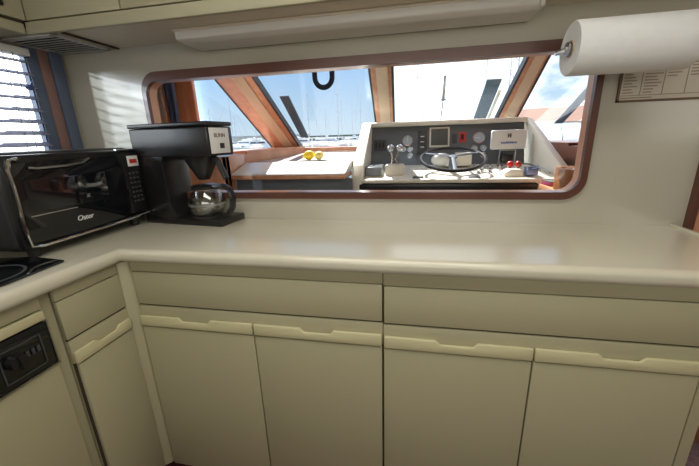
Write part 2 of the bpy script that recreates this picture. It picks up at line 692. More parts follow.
quad_panel('window_3', (-0.99, 1.70, 0), (-0.62, 3.0, 0), 0.36, 0.35, 1.25, 0.36, .008, m_glass)
quad_panel('window_4', (3.06, 1.70, 0), (2.60, 3.0, 0), 0.36, 0.35, 1.25, 0.36, -.008, m_glass)
# timber sills and lining below the side panes
mb = MB()
mb.prism([(-1.05, 1.55, .325), (-.46, 1.55, .325), (-.27, 2.95, .325), (-.66, 3.03, .325)], (0, 0, .028))
mb.prism([(-.50, 1.30, ZF), (-.455, 1.30, ZF), (-.27, 2.93, ZF), (-.32, 2.93, ZF)], (0, 0, .325 - ZF))
struct(mb.obj('trim_11', m_teak))
mb = MB()
mb.box(-1.66, -0.38, 1.0, 1.06, ZF, 0.325, .006).box(-.42, -.38, 1.0, 1.34, ZF, .325, .006)
struct(mb.obj('wall_bulkhead_left', m_teak))
mb = MB()
mb.prism([(3.15, 1.55, .325), (2.66, 1.55, .325), (2.50, 2.95, .325), (2.72, 3.03, .325)], (0, 0, .028))
mb.prism([(2.72, 1.30, ZF), (2.68, 1.30, ZF), (2.52, 2.93, ZF), (2.57, 2.93, ZF)], (0, 0, .325 - ZF))
struct(mb.obj('trim_12', m_mahog))
mb = MB()
mb.box(2.72, 3.62, 1.28, 1.34, ZF, 0.19, .006)
struct(mb.obj('wall_bulkhead_right', m_teak))
# red-brown cap rail seen low at the right of the opening
mb = MB()
mb.box(2.70, 3.62, 1.26, 1.36, 0.19, 0.225, .01)
struct(mb.obj('trim_13', m_mahog))
# foredeck outside the windscreen and the trunk coaming
mb = MB()
mb.prism([(-1.9, 1.9, .27), (3.8, 1.9, .27), (3.1, 6.5, .25), (1.0, 10.5, .22), (-1.1, 6.5, .25)], (0, 0, -.3))
mb2 = MB()
mb2.prism([(-.85, 3.04, .27), (2.75, 3.04, .27), (2.9, 5.0, .25), (1.0, 10.2, .22), (-1.0, 5.0, .25)], (0, 0, -.25))
mb.b.free()
struct(mb2.obj('foredeck', m_gelw))

# ---------------- upper cabinets and soffit
mb = MB()
mb.box(XW, XR, -0.335, 0.0, 0.99, 1.015)
struct(mb.obj('soffit', m_soffit))
up1 = thing('upper_cabinet', 'cream upper cabinet over the long worktop with dark door seams', 'cabinet', (1.0, -.17, 1.0))
mb = MB()
mb.box(-0.50, XR, -0.325, -0.002, 1.02, ZC - .002).box(-0.5295, XR, -0.3465, -0.322, 0.985, 1.038, .004)
mb.obj('body', m_upper, up1)
mb = MB()
mb.box(-0.50, XR, -0.327, -0.318, 1.03, ZC - .01)
mb.obj('gap', m_gap, up1)
for x0, x1 in ((-0.517, 0.007), (0.015, 0.9), (0.908, 1.75), (1.758, 2.6)):
    mb = MB()
    mb.box(x0, x1, -0.345, -0.328, 1.043, ZC - .01, .004)
    mb.obj('door', m_upper, up1)
up2 = thing('upper_cabinet', 'short cream upper cabinet over the toaster oven beside the blind window', 'cabinet', (-.65, -1.0, 1.0))
mb = MB()
mb.box(XW + .002, -0.535, -2.6, -0.348, 1.0, ZC - .002).box(XW + .002, -0.53, -2.6, -0.348, 0.985, 1.032, .006)
mb.obj('body', m_upper, up2)
mb = MB()
mb.box(-0.536, -0.530, -2.6, -0.352, 1.03, ZC - .01)
mb.obj('gap', m_gap, up2)
for y0, y1 in ((-0.81, -0.3475), (-1.28, -0.818), (-1.8, -1.288)):
    mb = MB()
    mb.box(-0.531, -0.512, y0, y1, 1.04, ZC - .01, .004)
    mb.obj('door', m_upper, up2)
mb = MB()
mb.box(-0.512, -0.498, -0.50, -0.435, 1.075, 1.14, .006)
tg = mb.obj('latch', m_black, up2)
tg['label'] = 'dark latch'

# vent grille under the corner of the uppers
vt = thing('vent_grille', 'grey louvred vent grille under the corner soffit above the blind window', 'vent', (-.55, -.16, .975))
mb = MB()
mb.box(-.745, -.40, -.325, -.305, .980, .9895, .002).box(-.745, -.40, -.025, -.005, .980, .9895, .002)
mb.box(-.43, -.40, -.325, -.005, .980, .9895, .002).box(-.745, -.72, -.325, -.005, .980, .9895, .002)
mb.obj('frame', m_vent, vt)
mb = MB()
mb.box(-.722, -.428, -.31, -.02, .9882, .9898)
mb.obj('backing', m_blackm, vt)
for k in range(9):
    y = -.29 + k * .033
    mb = MB()
    mtx = Matrix.Translation((0, y, .984)) @ Matrix.Rotation(math.radians(20), 4, 'X')
    mb.box(-.72, -.43, -.011, .011, -.0025, .0025, mtx=mtx)
    mb.obj('slat', m_vent, vt)
mb = MB()
mb.box(-.362, -.346, -.325, -.003, .982, .9895)
mb.obj('dark_edge', m_gap, vt)

# under-cabinet strip light
lf = thing('strip_light', 'long beige strip light fixed under the upper cabinet above the pass-through', 'light', (1.0, -.1, .93))
mb = MB()
mb.prism([(0.158, -.20, .985), (0.158, -.20, .945), (0.175, -.16, .932), (0.175, -.012, .932), (0.175, -.004, .985)], (1.63, 0, 0), .006)
mb.obj('diffuser', m_lens, lf)
mb = MB()
mb.box(.15, 1.82, -.207, -.002, .978, .9895, .003)
mb.obj('mounting_plate', m_soffit, lf)
mb = MB()
mb.box(1.795, 1.815, -.19, -.006, .938, .979, .008)
mb.obj('end_cap', m_lens, lf)

# ================================================================== LOWER CABINETS
FY = -0.585
def front_with_notch(mb, x0, x1, y0, z0, z1, nx0, nx1, nz, depth, axis='x'):
    """rail with a scooped finger pull: prism of the notched outline"""
    c = 0.018
    out = [(x0, z0), (x1, z0), (x1, z1), (nx1 + c, z1), (nx1, z1 - nz), (nx0, z1 - nz), (nx0 - c, z1), (x0, z1)]
    if axis == 'x':
        mb.prism([(a, y0, z) for a, z in out], (0, depth, 0), .006)
    else:
        mb.prism([(y0, a, z) for a, z in out], (depth, 0, 0), .006)


def base_cabinet(label, x0, x1, xm, notches, dz):
    cab = thing('base_cabinet', label, 'cabinet', ((x0 + x1) / 2, -.3, -1.4))
    mb = MB()
    mb.box(x0, x1, FY + .018, -.02, -1.30, -.066)
    # face band between drawer and doors leans back under the drawer
    mb.box(x0, x1, FY + .003, FY + .02, -.404 - dz, -.30 - dz, .002)
    mb.obj('body', m_cab, cab)
    mb = MB()
    mb.box(x0 + .001, x1 - .001, FY + .012, FY + .019, -1.29, -.10)
    mb.obj('gap', m_gap, cab)
    mb = MB()
    mb.box(x0 + .003, x1 - .003, FY, FY + .014, -.290 - dz, -.1225 - dz, .003)
    mb.obj('drawer', m_cab, cab)
    mb = MB()
    mb.box(x0, x1, FY + .003, FY + .02, -.1185 - dz, -.068, .002)
    mb.obj('top_rail', m_cab, cab)
    for (a, b), (n0, n1) in zip(((x0, xm), (xm, x1)), notches):
        mb = MB()
        mb.box(a + .003, b - .003, FY - .006, FY + .014, -1.305, -.4125 - dz, .003)
        d = mb.obj('door', m_cab, cab)
        mb = MB()
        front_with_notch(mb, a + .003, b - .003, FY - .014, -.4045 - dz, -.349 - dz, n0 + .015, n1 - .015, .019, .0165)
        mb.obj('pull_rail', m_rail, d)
    return cab


base_cabinet('cream base cabinet under the coffee maker end, one wide drawer over two doors', 0.002, 1.203, .6055,
             ((.222, .385), (.835, .985)), 0.0)
base_cabinet('cream base cabinet at right end, one wide drawer over two doors', 1.206, 2.362, 1.798,
             ((1.425, 1.585), (2.025, 2.175)), 0.006)
# end stile of the run and corner post
ep = MB()
ep.box(2.370, 2.412, FY + .004, -.02, -1.30, -.068, .003)
tag(ep.obj('end_panel', m_cab), 'narrow cream end panel closing the right end of the base cabinets', 'panel')
cp = MB()
cp.prism([(-.060, -.6175, -1.30), (-.034, -.6175, -1.30), (-.006, -.590, -1.30), (.0, -.575, -1.30), (-.060, -.575, -1.30)], (0, 0, 1.232), .002)
tag(cp.obj('corner_post', m_cab), 'cream corner post where the two cabinet runs meet', 'post')

# left run: narrow cabinet, filler, dishwasher
FX = -0.035
lc = thing('base_cabinet', 'narrow cream base cabinet between dishwasher and corner, drawer over one door', 'cabinet', (-.3, -.76, -1.4))
mb = MB()
mb.box(-.70, FX - .018, -.90, -.616, -1.30, -.066)
mb.box(FX - .02, FX - .003, -.90, -.618, -.404, -.30, .002)
mb.obj('body', m_cab, lc)
mb = MB()
mb.box(FX - .019, FX - .012, -.899, -.618, -1.29, -.10)
mb.obj('gap', m_gap, lc)
mb = MB()
mb.box(FX - .014, FX, -.903, -.620, -.290, -.1225, .003)
mb.obj('drawer', m_cab, lc)
mb = MB()
mb.box(FX - .02, FX - .003, -.903, -.618, -.1185, -.068, .002)
mb.obj('top_rail', m_cab, lc)
mb = MB()
mb.box(FX - .014, FX + .006, -.890, -.620, -1.305, -.4125, .003)
d = mb.obj('door', m_cab, lc)
mb = MB()
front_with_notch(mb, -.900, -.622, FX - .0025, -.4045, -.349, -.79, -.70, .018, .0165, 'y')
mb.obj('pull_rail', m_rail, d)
mb = MB()
mb.box(FX - .05, FX - .022, -.952, -.905, -1.30, -.068, .003)
tag(mb.obj('filler_strip', m_cab), 'narrow recessed cream filler strip beside the dishwasher', 'panel')

dw = thing('dishwasher', 'built-in dishwasher with black control panel and cream door at far left', 'dishwasher', (-.3, -1.4, -1.4))
DX = -0.03
mb = MB()
mb.box(-.62, DX - .03, -1.86, -.957, -1.29, -.07)
mb.obj('body', m_blackm, dw)
mb = MB()
mb.box(DX - .03, DX - .006, -1.86, -.955, -.118, -.068, .003)
mb.obj('top_rail', m_cab, dw)
mb = MB()
mb.box(DX - .03, DX + .002, -1.86, -.957, -.160, -.124, .004)
o = mb.obj('trim_strip', m_rail, dw)
o['label'] = 'pale trim strip'
mb = MB()
mb.box(DX - .03, DX + .004, -1.86, -.957, -.344, -.165, .005)
cpn = mb.obj('control_panel', m_bglass, dw)
mb = MB()
for a in (-1.125, -.995):
    mb.box(DX + .0035, DX + .0065, a - .0025, a + .0025, -.318, -.20)
for z in (-.318, -.20):
    mb.box(DX + .0035, DX + .0065, -1.125, -.995, z - .0025, z + .0025)
mb.obj('panel_outline', m_dgrey, cpn)
mb = MB()
mb.cyl((DX + .003, -1.085, -.25), (DX + .03, -1.085, -.25), .03, .026, 20)
mb.box(DX + .028, DX + .038, -1.09, -1.08, -.275, -.225, .002)
mb.obj('dial', m_black, cpn)
for k in range(3):
    mb = MB()
    mb.box(DX + .003, DX + .009, -1.05 + k * .018, -1.04 + k * .018, -.262, -.236, .002)
    mb.obj('button', m_dgrey, cpn)
mb = MB()
mb.box(DX + .002, DX + .007, -1.86, -.955, -.349, -.343)
mb.box(DX + .002, DX + .007, -.962, -.955, -.349, -.160)
mb.obj('chrome_edge', m_steel, cpn)
mb = MB()
mb.box(DX - .03, DX, -1.86, -.957, -1.27, -.352, .006)
mb.obj('door', m_cab, dw)

# toe kick
mb = MB()
mb.box(.0, 2.42, -.53, -.50, ZF, -1.29).box(-.10, -.07, -1.86, -.53, ZF, -1.29)
struct(mb.obj('baseboard_1', m_carpet))

# worktop: L-shaped slab with bullnose front edge
poly = [(XW + .001, -.001), (2.54, -.001), (2.54, -.62), (0.0, -.62), (0.0, -2.4), (XW + .001, -2.4)]
t = bmesh.new()
vs = [t.verts.new((x, y, 0)) for x, y in poly]
f = t.faces.new(vs)
r = bmesh.ops.extrude_face_region(t, geom=[f])
for v in r['geom']:
    if isinstance(v, bmesh.types.BMVert):
        v.co.z -= 0.064
bmesh.ops.recalc_face_normals(t, faces=t.faces)
nose = []
for e in t.edges:
    a, b = e.verts[0].co, e.verts[1].co
    if abs(a.z - b.z) < 1e-5 and ((abs(a.y + .62) < 1e-4 and abs(b.y + .62) < 1e-4) or (abs(a.x) < 1e-4 and abs(b.x) < 1e-4)):
        nose.append(e)
bmesh.ops.bevel(t, geom=nose, offset=0.026, segments=6, affect='EDGES', profile=0.5)
mb = MB()
mb._merge(t)
ct = mb.obj('worktop', m_counter, ang=30)
tag(ct, 'glossy cream L-shaped worktop with rounded front edge', 'countertop')
mb = MB()
mb.box(2.54, 2.556, -.62, -.001, -.06, .012, .004)
o = mb.obj('edge_lip', m_counter, ct)

# cooktop
ck = thing('cooktop', 'black glass cooktop set in worktop in front of the toaster oven', 'cooktop', (-.38, -1.3, 0))
mb = MB()
mb.prism([(-.27, -.765, .001), (-.098, -.785, .001), (-.075, -1.0, .001), (-.07, -1.75, .001), (-.66, -1.75, .001), (-.66, -.85, .001)], (0, 0, .009), .002)
mb.obj('glass_top', m_bglass, ck)
for cx, cy, rr in ((-.235, -.985, .125), (-.24, -1.42, .16), (-.52, -1.15, .11)):
    mb = MB()
    mb.tube([(cx + rr * math.cos(a * math.pi / 20), cy + rr * math.sin(a * math.pi / 20), .0105) for a in range(40)], .005, 6, True, 1, .25)
    mb.obj('burner_ring', m_dgrey, ck)

# ================================================================== TOASTER OVEN (faces +x)
to = thing('toaster_oven', 'black toaster oven with chrome trimmed glass door beside the coffee maker', 'toaster oven', (-.47, -.46, .001))
TX = -0.25
mb = MB()
mb.box(-.685, TX - .03, -.812, -.135, .036, .445, .035, 4)
mb.obj('body', m_blackm, to)
mb = MB()
mb.prism([(TX - .04, -.805, .045), (TX - .008, -.805, .045), (TX + .006, -.805, .20), (TX + .004, -.805, .34), (TX - .012, -.805, .43), (TX - .04, -.805, .437)], (0, .665, 0), .008)
mb.obj('front_frame', m_black, to)
# door: slightly bulged glass
prof = [(TX + .002, .068), (TX + .014, .20), (TX + .013, .33), (TX - .002, .405)]
mb = MB()
mb.prism([(x, -.782, z) for x, z in prof] + [(TX - .02, -.782, .405), (TX - .015, -.782, .068)], (0, .512, 0), .004)
dr = mb.obj('door', m_bglass, to)
mb = MB()
left = [(TX + .012, -.145, .071), (TX + .006, -.255, .062), (TX + .004, -.50, .056), (TX + .004, -.74, .054), (TX + .006, -.785, .064)]
left += [(x + .004, -.797 + .003 * k, z) for k, (x, z) in enumerate(((TX + .012, .14), (TX + .016, .23), (TX + .014, .31), (TX + .004, .38)))]
left += [(TX, -.772, .413), (TX, -.74, .42)]
mb.tube(left, .0075, 8)
mb.obj('chrome_trim', m_chrome, dr)
mb = MB()
mb.tube([(TX + .012, -.715, .382), (TX + .030, -.70, .378), (TX + .034, -.58, .380), (TX + .032, -.50, .386), (TX + .012, -.45, .402)], .008, 8, sx=1.2, sy=.6)
mb.obj('handle', m_steel, dr)
for z in (.185,):
    mb = MB()
    mb.box(TX + .0132, TX + .0142, -.76, -.56, z - .002, z + .002)
    mb.obj('rack_line', m_steel, dr)
text_mesh('logo', 'Oster', .034, m_white, to, (0.232, -.075, .130), (math.radians(90), 0, math.radians(90)), .25)
mb = MB()
mb.box(TX - .02, TX + .012, -.255, -.142, .085, .415, .008)
pn = mb.obj('control_panel', m_black, to)
mb = MB()
mb.box(TX + .010, TX + .0145, -.226, -.154, .343, .400, .002)
o = mb.obj('display_frame', m_white, pn)
mb = MB()
mb.box(TX + .0135, TX + .016, -.215, -.165, .360, .382)
o = mb.obj('display', m_red, pn)
for r_ in range(7):
    for c_ in range(3):
        mb = MB()
        mb.box(TX + .010, TX + .0145, -.232 + c_ * .025, -.218 + c_ * .025, .30 - r_ * .026, .311 - r_ * .026, .001)
        mb.obj('button', m_dgrey, pn)
mb = MB()
mb.box(TX - .03, TX - .008, -.26, -.15, .426, .438, .003)
mb.obj('chrome_tip', m_chrome, to)
for sx_, sy_ in ((-.66, -.74), (-.66, -.19), (-.31, -.74), (-.31, -.19)):
    mb = MB()
    mb.cyl((sx_, sy_, .001), (sx_, sy_, .06), .022, .026, 12)
    mb.obj('foot', m_blackm, to)

# ================================================================== COFFEE MAKER (local frame, faces +x, turned towards the camera)
cmk = thing('coffee_maker', 'black drip coffee maker with white label and glass carafe on the worktop', 'coffee maker', (-.27, -.135, .001), math.radians(-7))
LX, LW = .55, .205
mb = MB()
mb.prism([(0, 0, 0), (.245, 0, 0), (.20, 0, .10), (.185, 0, .40), (.19, 0, .545), (-.012, 0, .545), (.0, 0, .15)][:1] and
         [(.005, 0, .03), (.235, 0, .03), (.20, 0, .12), (.19, 0, .36), (.215, 0, .40), (.215, 0, .50), (-.004, 0, .50)], (0, LW - .01, 0), .006)
mb.obj('tower', m_black, cmk, False)
mb = MB()
mb.box(-.008, .532, -.004, LW, .385, .54, .012, 3)
mb.obj('brew_head', m_black, cmk, False)
mb = MB()
mb.box(-.011, .534, -.006, LW + .002, .542, .565, .007, 3)
mb.obj('lid', m_black, cmk, False)
mb = MB()
mb.box(0, LX, -.008, LW + .004, 0, .038, .008)
mb.obj('base', m_black, cmk, False)
mb = MB()
mb.lathe([(0, 0), (.085, 0), (.085, .006), (0, .006)], 28, Matrix.Translation((.375, .092, .036)))
mb.obj('warmer_plate', m_dgrey, cmk, False)
mb = MB()
mb.box(.530, .535, .012, .168, .398, .532, .002)
lb = mb.obj('label_plate', m_white, cmk, False)
lb['label'] = 'white label plate'
text_mesh('lettering', 'BUNN', .032, m_ink, cmk, (.5355, .088, .492), (math.radians(90), 0, math.radians(90)))
mb = MB()
mb.box(.534, .541, .083, .115, .424, .452, .002)
mb.obj('switch', m_blackm, cmk, False)
mb = MB()
mb.lathe([(0, .0), (.03, 0), (.085, .10), (.09, .135), (0, .135)], 28, Matrix.Translation((.385, .095, .252)))
fn = mb.obj('filter_funnel', m_black, cmk, False)
mb = MB()
mb.tube([(.465, .085, .385), (.505, .082, .36), (.55, .08, .26)], .017, 8)
mb.obj('funnel_handle', m_blackm, cmk, False)
# carafe
cf = thing('carafe', 'glass coffee carafe with black lid and handle standing on the coffee maker base', 'carafe', (.098, -.115, .044), math.radians(-12))
cf.location = cmk.location + Matrix.Rotation(math.radians(-7), 3, 'Z') @ (Vector((.388, .088, .0425)) * S)
mb = MB()
mb.lathe([(0, .002), (.075, .002), (.093, .02), (.103, .055), (.100, .095), (.083, .13), (.07, .15), (.072, .157), (.066, .157), (.064, .15), (.078, .128), (.095, .093), (.098, .055), (.088, .022), (.07, .008), (0, .008)], 32)
mb.obj('glass_body', m_carafe, cf, False)
mb = MB()
mb.lathe([(.0, .158), (.076, .158), (.078, .172), (.06, .182), (0, .184)], 28)
mb.obj('carafe_lid', m_black, cf, False)
mb = MB()
mb.lathe([(.101, .064), (.105, .066), (.105, .078), (.100, .080)], 32)
mb.obj('steel_band', m_steel, cf, False)
mb = MB()
mb.tube([(.07, .0, .168), (.14, .0, .176), (.182, .0, .158), (.196, .0, .11), (.186, .0, .055), (.160, .0, .025)], .019, 8, sx=1.1, sy=.8)
mb.obj('handle', m_black, cf, False)

# ================================================================== PAPER TOWEL, FRAMED CHART
pt = thing('paper_towel_roll', 'white paper towel roll on holder under upper cabinet at top right', 'paper towel roll', (2.1, -.25, .66))
RX0, RX1, RY, RZ, RR = 1.90, 2.30, -.25, .763, .097
mb = MB()
q = Matrix.Translation((RX0, RY, RZ)) @ Matrix.Rotation(math.radians(90), 4, 'Y')
h = RX1 - RX0
mb.lathe([(.030, .004), (.093, 0), (RR, .006), (RR, h - .004), (RR - .004, h), (.030, h - .004), (.030, .004)], 44, q)
mb.obj('paper', m_paper, pt)
mb = MB()
mb.lathe([(.030, -.001), (.030, h), (.026, h), (.026, -.001), (.030, -.001)], 24, q)
mb.obj('cardboard_core', m_card, pt)
mb = MB()
mb.cyl((RX0 - .014, RY, RZ), (RX1 + .03, RY, RZ), .012, None, 12)
mb.cyl((RX0 - .012, RY, RZ), (RX0 - .004, RY, RZ), .026, None, 16)
mb.tube([(RX0 - .012, RY, RZ), (RX0 - .018, RY + .03, RZ), (RX0 - .008, RY + .115, RZ + .01), (RX0 + .12, RY + .135, RZ + .02), (RX0 + .13, -.004, RZ + .02)], .009, 8)
mb.tube([(RX1 + .025, RY, RZ), (RX1 + .03, RY + .03, RZ), (RX1 + .02, RY + .115, RZ + .01), (RX1 - .12, RY + .135, RZ + .02), (RX1 - .13, -.004, RZ + .02)], .009, 8)
mb.box(RX0 + .10, RX1 - .10, -.008, -.0015, RZ - .005, RZ + .045, .002)
mb.obj('holder', m_steel, pt)

ch = thing('framed_chart', 'framed printed chart with columns of brown text on wall below paper towel', 'chart', (2.4, -.004, .578))
mb = MB()
mb.box(2.215, 2.588, -.006, -.001, .578, .80)
mb.obj('sheet', m_sign, ch)
mb = MB()
mb.box(2.212, 2.592, -.010, -.0005, .574, .583).box(2.212, 2.221, -.010, -.0005, .574, .80).box(2.583, 2.592, -.010, -.0005, .574, .80).box(2.212, 2.592, -.010, -.0005, .795, .803)
mb.obj('frame', m_ink, ch)
mb = MB()
for x in (2.30, 2.385, 2.47):
    mb.box(x - .0015, x + .0015, -.0072, -.005, .60, .79)
mb.box(2.226, 2.580, -.0072, -.005, .600, .603)
for c_, x in enumerate((2.226, 2.306, 2.391, 2.476)):
    for r_ in range(14):
        wdt = (.03 + .038 * random.random()) if not (c_ in (2, 3) and r_ < 5) else .0
        if wdt:
            mb.box(x + .004, x + .004 + wdt, -.0071, -.005, .611 + r_ * .0125, .616 + r_ * .0125)
mb.box(2.226, 2.35, -.0071, -.005, .589, .594)
mb.obj('print', m_inkl, ch)

# ================================================================== BLIND
vb = thing('venetian_blind', 'wide slatted venetian blind in the left window beside the upper cabinet', 'blind', (XW, -.7, .42))
for k in range(9):
    z = .90 - k * .0605
    mb = MB()
    mtx = Matrix.Translation((XW + .030, 0, z)) @ Matrix.Rotation(math.radians(24), 4, 'Y')
    mb.box(-.026, .026, WY0 + .03, WY1 - .014, -.002, .002, mtx=mtx)
    mb.obj('slat', m_blind, vb)
mb = MB()
mb.box(XW + .003, XW + .058, WY0 + .01, WY1 - .010, .925, .962, .004)
mb.obj('head_rail', m_white, vb)
for y in (-.36, -.50, -.315, -.85, -1.1):
    mb = MB()
    mb.tube([(XW + .062, y, .93), (XW + .064, y - .004, .66), (XW + .062, y - .012, .43)], .0022, 6)
    mb.obj('cord', m_cord, vb)
mb = MB()
mb.ball((XW + .072, -.285, .765), .012, .022, .013)
mb.cyl((XW + .066, -.262, .795), (XW + .072, -.28, .77), .004, .005, 8)
o = mb.obj('cord_toggle', m_bluetag, vb)
o['label'] = 'blue cord toggle'

# ================================================================== HELM CONSOLE
hc = thing('helm_console', 'cream boat helm console with dark instrument panel seen through the pass-through', 'helm console', (1.6, 1.7, ZF))
mb = MB()
mb.box(.76, 2.66, 1.32, 2.2, ZF, -.02)
mb.obj('pedestal', m_gel, hc)
T0, T1 = (1.30, .068), (1.92, .145)


def tz(y):
    return T0[1] + (T1[1] - T0[1]) * (y - T0[0]) / (T1[0] - T0[0])


mb = MB()
mb.prism([(.84, T0[0], T0[1]), (2.56, T0[0], T0[1]), (2.43, T1[0] + .1, T1[1] + .012), (.84, T1[0] + .1, T1[1] + .012)], (0, 0, -.045), .006)
mb.obj('table_top', m_gel, hc)
mb = MB()
mb.box(.80, 2.36, 1.268, 1.36, -.06, .034, .012, 3)
mb.obj('front_fascia', m_black, hc)
mb = MB()
mb.box(.82, 2.34, 1.262, 1.34, .036, .074, .016, 4)
mb.obj('front_roll', m_gel, hc)
for xa, xb, lab in ((.73, .835, 0), (2.415, 2.50, 1)):
    mb = MB()
    if lab == 0:
        mb.prism([(xa, 1.27, -.1), (xa, 1.27, .10), (xa, 1.36, .20), (xa, 2.02, .605), (xa, 2.24, .605), (xa, 2.24, -.1)], (xb - xa, 0, 0), .012)
    else:
        mb.prism([(2.57, 1.27, -.1), (2.57, 1.27, .11), (2.425, 2.02, .59), (2.425, 2.24, .59), (2.425, 2.24, -.1)], (.06, .012, 0), .012)
    mb.obj('side_cheek', m_gel, hc)
mb = MB()
mb.box(.80, 2.44, 2.02, 2.24, .555, .605, .014, 3)
mb.obj('hood', m_gel, hc)
PA, PB = Vector((0, 1.92, .14)), Vector((0, 2.07, .56))
PD = (PB - PA).normalized()
PN = Vector((0, -PD.z, PD.y))
mb = MB()
mb.prism([(.835, PA.y, PA.z), (2.42, PA.y, PA.z), (2.42, PB.y, PB.z), (.835, PB.y, PB.z)], (0, .03, 0))
ip = mb.obj('instrument_panel', m_panel, hc)


def P(x, z, off=0.0):
    """point on the panel at height z"""
    k = (z - PA.z) / (PB.z - PA.z)
    return Vector((x, 0, 0)) + PA + (PB - PA) * k + PN * off


PQ = Matrix((Vector((1, 0, 0)), PD, PN)).transposed().to_4x4()   # local x, up-panel, outwards


def pm(x, z):
    m_ = PQ.copy()
    m_.translation = P(x, z)
    return m_


def gauge(x, z, r):
    mb = MB()
    mb.lathe([(r * .86, .0), (r * .86, .01), (r, .012), (r, 0)], 28, pm(x, z))
    g = mb.obj('gauge', m_chrome, ip)
    mb = MB()
    mb.lathe([(0, .004), (r * .88, .004), (r * .88, .0), (0, 0)], 28, pm(x, z))
    mb.obj('dial_face', m_dial, g)
    mb = MB()
    mb.box(-.003, .003, -.2 * r, .7 * r, .0042, .006, mtx=pm(x, z) @ Matrix.Rotation(random.uniform(-1.5, 1.5), 4, 'Z'))
    mb.obj('needle', m_white, g)


for x, z, r in ((1.233, .40, .058), (1.188, .311, .03), (1.262, .311, .032), (1.262, .245, .032), (1.974, .41, .062), (1.93, .305, .032), (2.02, .305, .032), (2.02, .235, .03)):
    gauge(x, z, r)


def pbox(name, m, x0, x1, z0, z1, th, par=None, bev=.003, zoff=0.0):
    mb = MB()
    c = ((x0 + x1) / 2, (z0 + z1) / 2)
    k = 1 / PD.z
    mb.box(-(x1 - x0) / 2, (x1 - x0) / 2, -(z1 - z0) / 2 * k, (z1 - z0) / 2 * k, zoff, zoff + th, bev, mtx=pm(*c))
    return mb.obj(name, m, par or ip)


pbox('breaker_panel', m_dgrey, .86, 1.0, .30, .42, .008)
for k in range(3):
    pbox('breaker_switch', m_blackm, .875 + k * .04, .90 + k * .04, .33, .39, .016)
fr = pbox('display_frame', m_gel, 1.465, 1.675, .325, .53, .014)
pbox('display_screen', m_screen, 1.482, 1.658, .342, .513, .004, fr, .001, .0135)
fr = pbox('alarm_bezel', m_red, 1.775, 1.84, .37, .475, .010)
pbox('alarm_button', m_black, 1.793, 1.822, .395, .45, .006, fr, .001, .0095)
pbox('speaker_grille', m_dgrey, 1.70, 1.755, .36, .46, .006)
for k in range(3):
    mb = MB()
    mb.box(1.37, 1.41, -.004, .004, 0, .012, .001, mtx=Matrix.Translation(P(0, .44 - k * .055)) @ PQ)
    mb.obj('rocker_switch', m_white, ip)
pbox('engine_panel', m_dgrey, 1.34, 1.44, .25, .50, .003)
# steering wheel
SW = Vector((1.67, 1.53, .235))
WN = Vector((0, -.30, .954)).normalized()
WM = WN.to_track_quat('Z', 'Y').to_matrix().to_4x4()
WM.translation = SW
mb = MB()
mb.lathe([(.03, 0), (.042, .01), (.036, .026), (.0, .03)], 24, WM)
mb.cyl(SW - WN * .11, SW + WN * .01, .032, .03, 16)
swh = mb.obj('steering_wheel', m_spoke, hc)
R = .295
pts = [WM @ Vector((R * math.cos(a * math.pi / 24), R * math.sin(a * math.pi / 24), 0)) for a in range(48)]
mb = MB()
mb.tube(pts, .0145, 10, True)
mb.obj('rim', m_black, swh)
for k in range(3):
    a = math.radians(-90 + 120 * k)
    mb = MB()
    mb.tube([WM @ Vector((.035 * math.cos(a), .035 * math.sin(a), .02)), WM @ Vector((.16 * math.cos(a), .16 * math.sin(a), .012)), WM @ Vector((R * math.cos(a), R * math.sin(a), 0))], .014, 8, sx=1.4, sy=.6)
    mb.obj('spoke', m_spoke, swh)
# throttle control
mb = MB()
mb.box(1.03, 1.215, 1.46, 1.62, tz(1.5) - .01, .19, .018, 3)
tb = mb.obj('throttle_box', m_gel, hc)
for x, dx in ((1.09, -.012), (1.155, .012)):
    mb = MB()
    mb.tube([(x, 1.55, .185), (x - dx * 1.5 - .01, 1.56, .25), (x + dx, 1.59, .325)], .010, 8)
    lv = mb.obj('throttle_lever', m_chrome, tb)
    mb = MB()
    mb.ball((x + dx, 1.59, .343), .036)
    mb.obj('knob', m_chrome, lv)
# second lever set with red balls
mb = MB()
mb.prism([(2.10, 1.36, tz(1.36) - .004), (2.27, 1.36, tz(1.36) - .004), (2.25, 1.36, .14), (2.15, 1.36, .145), (2.10, 1.36, .11)], (0, .14, 0), .012)
tb2 = mb.obj('gear_box', m_gel, hc)
for x in (2.165, 2.235):
    mb = MB()
    mb.cyl((x, 1.44, .12), (x + .005, 1.47, .165), .009, None, 8)
    lv = mb.obj('gear_lever', m_chrome, tb2)
    mb = MB()
    mb.ball((x + .006, 1.475, .178), .030)
    o = mb.obj('red_knob', m_red, lv)
# compass / small instruments cluster left on the table
mb = MB()
mb.box(.845, 1.0, 1.42, 1.80, tz(1.6) - .02, .175, .012, 2)
cl = mb.obj('compass_pod', m_pod, hc)
for x in (.885, .955):
    mb = MB()
    mb.lathe([(0, .01), (.026, .01), (.03, .004), (.03, 0), (0, 0)], 20, Matrix.Translation((x, 1.50, .175)))
    mb.obj('compass_dial', m_dial, cl)
